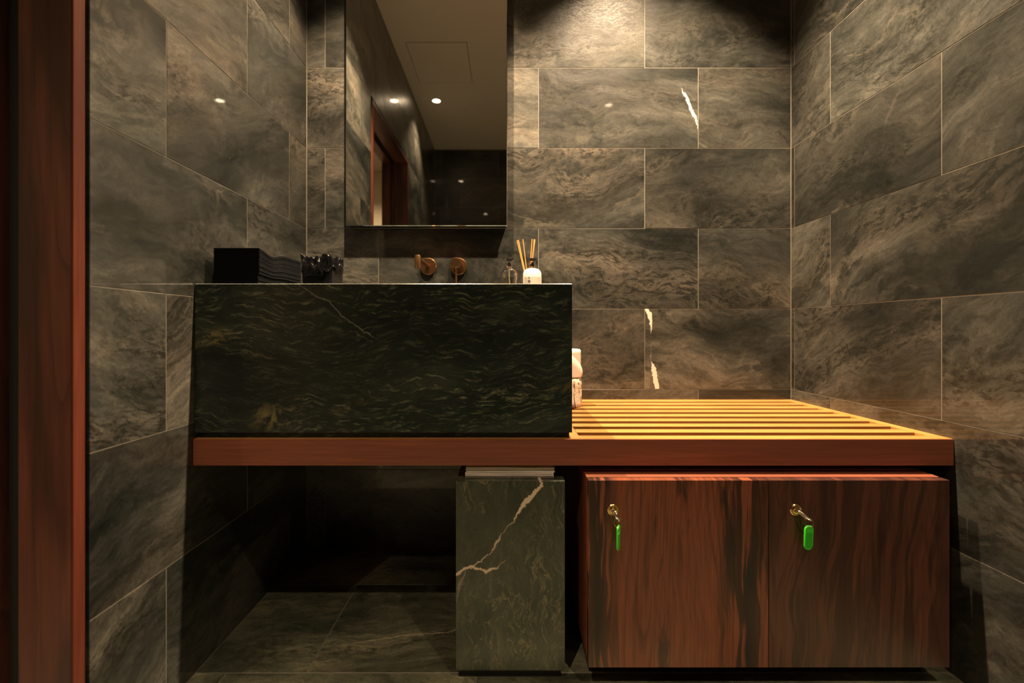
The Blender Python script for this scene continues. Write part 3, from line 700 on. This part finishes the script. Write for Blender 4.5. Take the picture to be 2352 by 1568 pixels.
# ------------------------------------------------------------------ toilet rolls on the bench
rc = (0.2085, 1.628)
def roll(z, lab, wrapped):
    t = tag(empty('toilet_roll', (rc[0], rc[1], z)), lab, 'toilet roll', 'toilet rolls beside the basin')
    H = 0.100 if wrapped else 0.093; rad = 0.0475 if wrapped else 0.0455
    bm = bmesh.new(); NU, NV = 64, 18
    prof = [(0.018, 0.004), (0.020, 0.0)] + [(rad-.004, 0.0), (rad, .004)] + [(rad, .004+(H-.008)*k/10) for k in range(1, 10)] + [(rad, H-.004), (rad-.004, H), (0.020, H), (0.018, H-.006)]
    rings = []
    for r_, zz in prof:
        rg = []
        for u in range(NU):
            a = 2*math.pi*u/NU; d = 0
            if wrapped and r_ > .03:
                d = .0022*mn.noise(Vector((math.cos(a)*5, math.sin(a)*5, zz*60))) - .0016*abs(mn.noise(Vector((math.cos(a)*9+4, math.sin(a)*9, zz*25))))
                if zz > H*.9: d -= .002
            rg.append(bm.verts.new(((r_+d)*math.cos(a), (r_+d)*math.sin(a), zz)))
        rings.append(rg)
    for a, b in zip(rings, rings[1:]+rings[:1]):
        for i in range(NU): bm.faces.new((a[i], a[(i+1) % NU], b[(i+1) % NU], b[i]))
    shade(obj('paper_wrapper' if wrapped else 'paper_body', bm, M['wrap'] if wrapped else M['paper'], t), 50)
    if wrapped:   # loose folded tails of the wrapper
        for a0, a1, zz0, zz1 in ((-72, -64, .09, .004), (-52, -40, .085, .06), (-30, -22, .075, .012)):
            b2 = bmesh.new(); rr = rad+.0012; q = []
            for k in range(9):
                s = k/8; a = a0 + (a1-a0)*s + 3*math.sin(s*7); zz = zz0 + (zz1-zz0)*s
                q.append([b2.verts.new((r_*math.cos(R(a+da)), r_*math.sin(R(a+da)), zz)) for da, r_ in ((0, rr-.001), (1.5, rr+.0016), (5, rr-.001))])
            for A, B in zip(q[:-1], q[1:]):
                for i in range(2): b2.faces.new((A[i], A[i+1], B[i+1], B[i]))
            obj('wrapper_fold', b2, M['wrap'], t)
    else:         # loose end sheet curving across the roll
        b2 = bmesh.new(); q = []
        for k in range(25):
            a = -112 + 100*k/24; s = k/24
            top = H - 0.012 - (0.064*s**1.9)
            rr = rad + .0006 + .0035*s*s + .0012*math.sin(s*9)
            q.append([b2.verts.new((r_*math.cos(R(a)), r_*math.sin(R(a)), zz)) for r_, zz in ((rr, top), (rr+.0016, top-.002), (rr+.0006, max(top-.03, .002)), (rr-.0002, .001))])
        for A, B in zip(q[:-1], q[1:]):
            for i in range(3): b2.faces.new((A[i], A[i+1], B[i+1], B[i]))
        shade(obj('loose_sheet', b2, M['paper'], t), 60)
    return t
roll(BT+.0003, 'lower white toilet roll in a crinkled wrapper, standing on the slats behind the basin edge', True)
roll(BT+.1005, 'upper white toilet roll with a loose end sheet, stacked on the wrapped one', False)

# ------------------------------------------------------------------ stone bin under the bench, paper sheets on top
sb = tag(empty('stone_bin', (0, 0, 0)), 'upright veined green marble box on a black base beneath the bench', 'bin')
obj('stone_body', box(-0.117, 0.138, 1.12, 1.375, 0.0215, 0.4645, bev=0.0012), M['bin'], sb)
obj('base', box(-0.111, 0.129, 1.131, 1.365, 0, 0.0215), M['black'], sb)
for i in range(6):
    z0 = 0.4648 + i*.0042; bm = bmesh.new(); n = 14; L = []
    jx = rnd.uniform(-.002, .002); jy = rnd.uniform(0, .004)
    for k in range(n+1):
        s = k/n; x = -.0955 + .2115*s + jx
        wv = .0004*math.sin(s*5+i*1.3)
        L.append([bm.verts.new((x, y, z)) for y, z in ((1.144+jy, z0), (1.300, z0), (1.300, z0+.0038), (1.144+jy, z0+.0034+wv))])
    for a, b in zip(L[:-1], L[1:]):
        for q in range(4): bm.faces.new((a[q], a[(q+1) % 4], b[(q+1) % 4], b[q]))
    bm.faces.new(L[0]); bm.faces.new(L[-1])
    o = obj('paper_towel', bm, M['sheet'])
    lab = 'folded white paper towel, %s from the top of the flat pile on the stone box' % ORD[6-i]
    if i == 5: lab = 'uppermost folded white paper towel of the flat pile on the stone box'
    if i == 0: lab = 'bottom folded white paper towel lying directly on the stone box'
    tag(o, lab, 'paper towel', 'paper towels on the stone box')

# ------------------------------------------------------------------ locker cabinet
cF = 1.085; cx0, cx1 = 0.187, 1.005; ct = 0.4776; cbm_ = 0.0575; cm = 0.5955
ca_ = tag(empty('locker_cabinet', ((cx0+cx1)/2, cF, 0)), 'low rosewood cabinet with two keyed doors beneath the slatted bench', 'cabinet')
part(ca_, 'carcass', (cx0, cx1, cF+.026, 1.66, cbm_, ct), M['bench'], 0.001, 4.0)
part(ca_, 'toe_kick', (cx0+.012, cx1-.012, 1.148, 1.64, 0, cbm_), M['black'], 0)
K = []
for i, (x0, x1, mt, sd) in enumerate(((cx0, cm-.0008, M['door_l'], 3.1), (cm+.0008, cx1, M['door_r'], 6.4))):
    root = Vector((x0, cF, cbm_)); 
    bm = box(x0, x1, cF, cF+.0215, cbm_-.004, ct, bev=0.0008)
    for v in bm.verts: v.co -= root
    dd = obj('door', bm, mt, ca_, seed=sd, loc=tuple(root - ca_.location))
    dd['label'] = ('left door with bold light and dark streaks' if i == 0 else 'right door, darker and more finely grained')
    lx = 0.2426 if i == 0 else 0.6555; lz = 0.4111
    lo = Vector((lx, cF, lz)) - root
    bm = bmesh.new()
    lathe(bm, [(0.0128, 0.0), (0.0130, 0.0022), (0.0116, 0.0034), (0.0100, 0.0022), (0.0086, 0.0022), (0.0078, 0.0042), (0.0060, 0.0048), (0.0046, 0.0030), (0.0005, 0.0030)], 40, tuple(lo), axis='y')
    shade(obj('lock', bm, M['brass'], dd), 35)
    # key: shank in the lock plus open bow turned down
    ke = tag(empty('key', (lx, cF-.003, lz)), 'small metal key in the lock of the %s cabinet door' % ('left streaky' if i == 0 else 'right darker'), 'key')
    ex, ez = ((.0078, -.0165) if i == 0 else (.0205, -.0165))
    bm = bmesh.new(); nn = 28; pts = []
    mid = Vector((ex*.5, -.013, ez*.5+.001)); along = Vector((ex, -.012, ez)).normalized(); side = Vector((-ez*.3, -.4*.02, ex*.3)).normalized()
    half = Vector((ex, -.014, ez)).length*.52
    side = (Vector((0, -1, 0)) - along*along.dot(Vector((0, -1, 0)))).normalized()*.55 + Vector((0, 0, 1)).cross(along)*.25
    side = (side - along*side.dot(along)).normalized()
    for k in range(nn):
        a = 2*math.pi*k/nn; pts.append(mid + along*half*math.cos(a) + side*.0072*math.sin(a))
    tube(bm, pts, 0.0018, 10, closed=True)
    shade(obj('bow', bm, M['steel'], ke))
    obj('blade', box(-.0038, .0038, -.010, .0005, -.0007, .0007, bev=.0003), M['steel'], ke)
    # tag on a split ring
    tx = 0.2510 if i == 0 else 0.6756; tz = 0.3815
    kt = tag(empty('key_tag', (tx, cF-.0175, tz)), ('green plastic key tag seen edge-on, hanging on the left door' if i == 0 else 'green plastic key tag facing the room, hanging on the right door'), 'key tag')
    rot = R(64) if i == 0 else R(14)
    bm = bmesh.new(); W, Hh = .0110, .0525; out = []
    for (cx_, cz_, a0) in ((W-.007, -.007, 0), (-W+.007, -.007, 90), (-W+.009, -Hh+.009, 180), (W-.009, -Hh+.009, 270)):
        rr = .007 if cz_ > -.02 else .009
        for k in range(7): a = R(a0+15*k); out.append((cx_+rr*math.cos(a), cz_+rr*math.sin(a)))
    prism(bm, out, -.0018, .0018)
    bmesh.ops.bevel(bm, geom=[e_ for e_ in bm.edges if abs(e_.verts[0].co.y-e_.verts[1].co.y) < 1e-6], offset=.0007, segments=2, affect='EDGES')
    o = shade(obj('tag_body', bm, M['green'], kt), 35); o.rotation_euler = (0, R(3), rot)
    ins = [(x*.74, -.0275+(z+.0265)*.66-.004) for x, z in out]
    bm = prism(bmesh.new(), ins, -.0024, .0024); o2 = obj('tag_window', bm, M['green2'], kt); o2.rotation_euler = (0, R(3), rot)
    bm = bmesh.new(); pts = [(.0098*math.cos(2*math.pi*k/36)*math.cos(rot*.0), .003*math.sin(2*math.pi*k/36*1), .0070 + .0098*math.sin(2*math.pi*k/36)) for k in range(36)]
    tube(bm, pts, 0.00065, 8, closed=True); shade(obj('split_ring', bm, M['steel'], kt))
